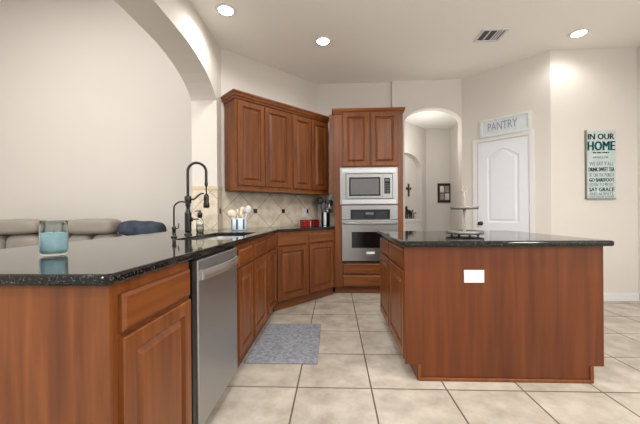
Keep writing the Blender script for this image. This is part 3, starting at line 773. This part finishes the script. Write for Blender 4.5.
# wall art
TEAL = plain('teal_letters', srgb(34, 122, 124), 0.6); CHAR = plain('charcoal_letters', srgb(62, 70, 74), 0.6); SAGE = plain('faded_letters', srgb(116, 134, 133), 0.6)
ARTB = plain('weathered_mint_board', srgb(180, 194, 193), 0.7, var=0.1, scale=12)
ax, bx, az0, az1 = 3.068, 3.406, 1.250, 2.076
t = thing('wall_art', 'tall mint IN OUR HOME word sign hanging on the right wall', 'sign', (ax, YR, 0))
W = bx-ax
MB().box(0, W, -0.024, -0.002, az0, az1).build('board', ARTB, t, bevel=0.002)
MB().box(-0.010, -0.0005, -0.026, -0.002, az0-0.006, az1+0.006).box(-0.010, W, -0.026, -0.002, az0-0.008, az0-0.0005).build('edge', plain('grey_edge', srgb(120, 118, 112), 0.7), t)
rows = [('IN OUR', 1.966, 0.070, 0.04, 0.92, CHAR), ('HOME', 1.832, 0.112, 0.03, 0.94, TEAL), ('WE ARE FAMILY', 1.798, 0.016, 0.2, 0.75, CHAR), ('WE DO LOVE', 1.738, 0.022, 0.2, 0.72, SAGE),
        ("WE SAY Y'ALL", 1.648, 0.048, 0.08, 0.90, SAGE), ('DRINK SWEET TEA', 1.578, 0.048, 0.06, 0.92, CHAR), ('SIT ON THE PORCH', 1.512, 0.044, 0.07, 0.90, SAGE), ('GO BAREFOOT', 1.452, 0.044, 0.07, 0.92, CHAR),
        ('LISTEN TO MUSIC', 1.396, 0.042, 0.06, 0.90, SAGE), ('SAY GRACE', 1.336, 0.046, 0.07, 0.92, CHAR), ('AND ALWAYS', 1.288, 0.036, 0.07, 0.88, SAGE), ('LOVE EACH OTHER', 1.257, 0.026, 0.05, 0.92, SAGE)]
for s_, z, h, fa, fw, m in rows:
    text_mesh('lettering', s_, W*(fw-fa+0.02), h, m, t, (W*fa, -0.0255, z), (1, 0, 0), (0, 0, 1), bold=0.006 if s_ == 'HOME' else (0.003 if z > 1.9 else (0.0012 if m is CHAR else 0.0)))

# picture frame in the hall
t = thing('picture_frame', 'small black four-photo frame on the hall wall beyond the arch', 'picture', (2.125, HY, 1.475))
MB().prism([(-0.13, -0.185), (0.13, -0.185), (0.13, 0.185), (-0.13, 0.185)], -0.022, -0.001, holes=[[(-0.105, -0.16), (0.105, -0.16), (0.105, 0.16), (-0.105, 0.16)]], axis='y').build('frame', BLACK, t, bevel=0.003)
MB().box(-0.105, 0.105, -0.010, -0.002, -0.16, 0.16).build('mat_board', plain('dark_mat', srgb(58, 40, 38), 0.7), t)
PH = [plain('photo_print_a', srgb(216, 202, 198), 0.5, var=0.3, scale=14), plain('photo_print_b', srgb(150, 134, 132), 0.5, var=0.35, scale=18)]
for i, (x, z) in enumerate([(-0.08, 0.015), (0.015, 0.015), (-0.08, -0.13), (0.015, -0.13)]):
    MB().box(x-0.005, x+0.075, -0.012, -0.0102, z-0.005, z+0.12).build('photo', PH[i in (1, 2)], t)

# niche things (local to the niche wall)
BRONZE = plain('dark_wood_cross', srgb(70, 44, 30), 0.5, var=0.1)
def niche_obj(name, lab, cat, X, y, z, group=None):
    p = NO + Vector(((X), (X), 0))/r2 + Vector((-y, y, 0))/r2
    return thing(name, lab, cat, (p.x, p.y, z), pi/4, group)
def cross_mesh(h, w_):
    b = MB().box(-0.022, 0.022, -0.018, -0.001, 0, h)
    for k in (-1, 1):
        x = sorted((k*0.0222, k*w_/2)); b.box(x[0], x[1], -0.018, -0.001, h*0.52, h*0.72)
        x = sorted((k*w_/2, k*(w_/2+0.010))); b.box(x[0], x[1], -0.016, -0.003, h*0.585, h*0.685)
    return b
t = niche_obj('wall_cross', 'dark ornate cross hanging in the middle of the arched niche', 'cross', nc+0.15, 0.10, 1.40, 'crosses in the niche')
cross_mesh(0.235, 0.15).build('cross', BRONZE, t, bevel=0.003); bs = MB().lathe([(0, 0), (0.02, 0.002), (0.024, 0.008), (0, 0.012)]).build('boss', plain('old_gold', srgb(130, 96, 54), 0.4, metal=0.5), t)
bs.rotation_euler = (pi/2, 0, 0); bs.location = (0, -0.0185, 0.146)
t = niche_obj('wall_cross', 'small brown cross at the left edge of the niche by the oven tower', 'cross', nc-0.09, 0.10, 1.36, 'crosses in the niche')
cross_mesh(0.17, 0.11).build('cross', BRONZE, t, bevel=0.003)
def figurine(name, lab, X, h, w_, mat, kind):
    t = niche_obj(name, lab, 'figurine', X, 0.05, nsill, 'figurines on the niche sill')
    if kind == 'horse':
        b = MB().blob((0, 0, h*0.55), (w_, w_*0.35, h*0.30), 0.9, 10)
        for sx_ in (-1, 1):
            for sy_ in (-1, 1): b.tube([(sx_*w_*0.34, sy_*0.014, 0.001), (sx_*w_*0.33, sy_*0.014, h*0.3), (sx_*w_*0.28, sy_*0.012, h*0.52)], [0.008, 0.009, 0.016], 8)
        b.tube([(-w_*0.3, 0, h*0.58), (-w_*0.38, 0, h*0.80), (-w_*0.36, 0, h*0.95)], [0.028, 0.02, 0.016], 8).tube([(-w_*0.34, 0, h*0.93), (-w_*0.62, 0, h*0.82)], [0.018, 0.011], 8)
        b.tube([(w_*0.45, 0, h*0.6), (w_*0.58, 0, h*0.45), (w_*0.58, 0, h*0.25)], [0.012, 0.010, 0.005], 8)
        b.build('body', mat, t)
    else:
        MB().lathe([(0, 0.001), (w_*0.5, 0.001), (w_*0.5, h*0.06), (w_*0.34, h*0.12), (w_*0.40, h*0.4), (w_*0.42, h*0.62), (w_*0.18, h*0.72), (w_*0.14, h*0.75)]).build('robe', mat, t)
        MB().blob((0, 0, h*0.87), (w_*0.42, w_*0.42, h*0.25), 1.0, 10).build('head', plain('figure_face', srgb(120, 96, 78), 0.6), t)
figurine('figurine', 'small brown standing figurine at the left on the niche sill', nc-0.085, 0.20, 0.09, plain('brown_clay', srgb(96, 78, 56), 0.6, var=0.2), 'saint')
figurine('figurine', 'black horse figurine in the middle of the niche sill', nc+0.07, 0.24, 0.17, BLACK, 'horse')
figurine('figurine', 'grey standing figurine at the right on the niche sill', nc+0.215, 0.17, 0.08, plain('grey_clay', srgb(112, 108, 98), 0.6, var=0.2), 'saint')
figurine('figurine', 'pale short figurine rightmost on the niche sill', nc+0.315, 0.12, 0.07, plain('pale_clay', srgb(190, 184, 174), 0.6, var=0.1), 'saint')

# ------------------------------------------------------------------ living room sofa
LEA = plain('taupe_leather', srgb(140, 133, 124), 0.5, var=0.06, scale=8, bump=0.2)
t = thing('reclining_sofa', 'taupe leather reclining sofa seen over the bar', 'sofa', (-3.6, 3.9, 0))
def sp_(b, name): return b.build(name, LEA, t, world=True)
sp_(MB().box(-5.05, -2.2, 3.62, 4.42, 0.05, 0.40), 'base')
for x0, x1, zc in [(-4.95, -3.93, 0.68), (-3.57, -2.90, 0.68), (-2.90, -2.24, 0.60)]:
    c = (x0+x1)/2
    sp_(MB().blob((c, 3.75, 0.50), (x1-x0-0.01, 0.52, 0.22), 0.4), 'seat_cushion')
    sp_(MB().blob((c-(x1-x0)/4+0.005, 4.02, zc), ((x1-x0)/2-0.02, 0.32, 0.34), 0.62), 'back_cushion')
    sp_(MB().blob((c+(x1-x0)/4-0.005, 4.02, zc), ((x1-x0)/2-0.02, 0.32, 0.34), 0.62), 'back_cushion')
    if x0 < -3.0: sp_(MB().blob((c, 4.0, 0.94), (x1-x0-0.05, 0.36, 0.205), 0.5, wob=0.02), 'headrest')
sp_(MB().blob((-3.74, 4.07, 0.70), (0.33, 0.42, 0.655), 0.4), 'console')
sp_(MB().blob((-5.10, 3.95, 0.42), (0.22, 0.9, 0.62), 0.35), 'armrest')
sp_(MB().blob((-2.12, 3.95, 0.42), (0.20, 0.9, 0.62), 0.35), 'armrest')
BLUE = plain('navy_blanket', srgb(62, 68, 80), 0.9, spec=0.1, var=0.35, scale=9)
b = MB().blob((-2.64, 4.02, 0.905), (0.50, 0.33, 0.215), 0.72, 26, wob=0.035, fr=6).blob((-2.46, 3.98, 0.892), (0.34, 0.36, 0.205), 0.75, 22, wob=0.02, fr=9)
tag(b.build('blanket', BLUE), 'dark blue blanket bunched up on the right end of the sofa', 'blanket')

# ------------------------------------------------------------------ ceiling fittings
EM = plain('lit_lens', (1, 0.95, 0.86, 1), 0.4, emit=((1, 0.93, 0.82, 1), 9.0))
labs = ['lit recessed ceiling light nearest the arched opening', 'lit recessed ceiling light in front of the oven tower', 'lit recessed ceiling light by the word sign on the right wall']
for (x, y), lab in zip(CANS, labs):
    t = thing('ceiling_light', lab, 'ceiling light', (x, y, CEIL), 0, 'recessed kitchen ceiling lights')
    MB().lathe([(0.068, -0.001), (0.095, -0.001), (0.096, -0.006), (0.085, -0.012), (0.070, -0.010)], closed=True).build('trim_ring', WHITE, t)
    MB().lathe([(0, -0.004), (0.069, -0.004), (0.069, -0.0075), (0, -0.0078)]).build('lens', EM, t)
t = thing('ceiling_vent', 'white slatted air vent on the ceiling towards the pantry', 'vent', (1.765, 3.495, CEIL))
MB().prism([(-0.145, -0.125), (0.145, -0.125), (0.145, 0.125), (-0.145, 0.125)], -0.010, -0.001, holes=[[(-0.115, -0.095), (0.115, -0.095), (0.115, 0.095), (-0.115, 0.095)]]).build('frame', WHITE, t, bevel=0.003)
MB().box(-0.115, 0.115, -0.095, 0.095, -0.003, -0.001).build('backing', plain('vent_dark', srgb(74, 76, 76), 0.7), t)
for k, x in enumerate((-0.045, 0.035, 0.062, 0.088)):
    MB().box(x-0.007, x+0.007, -0.0948, 0.0948, -0.0095, -0.0035).build('slat', WHITE, t)
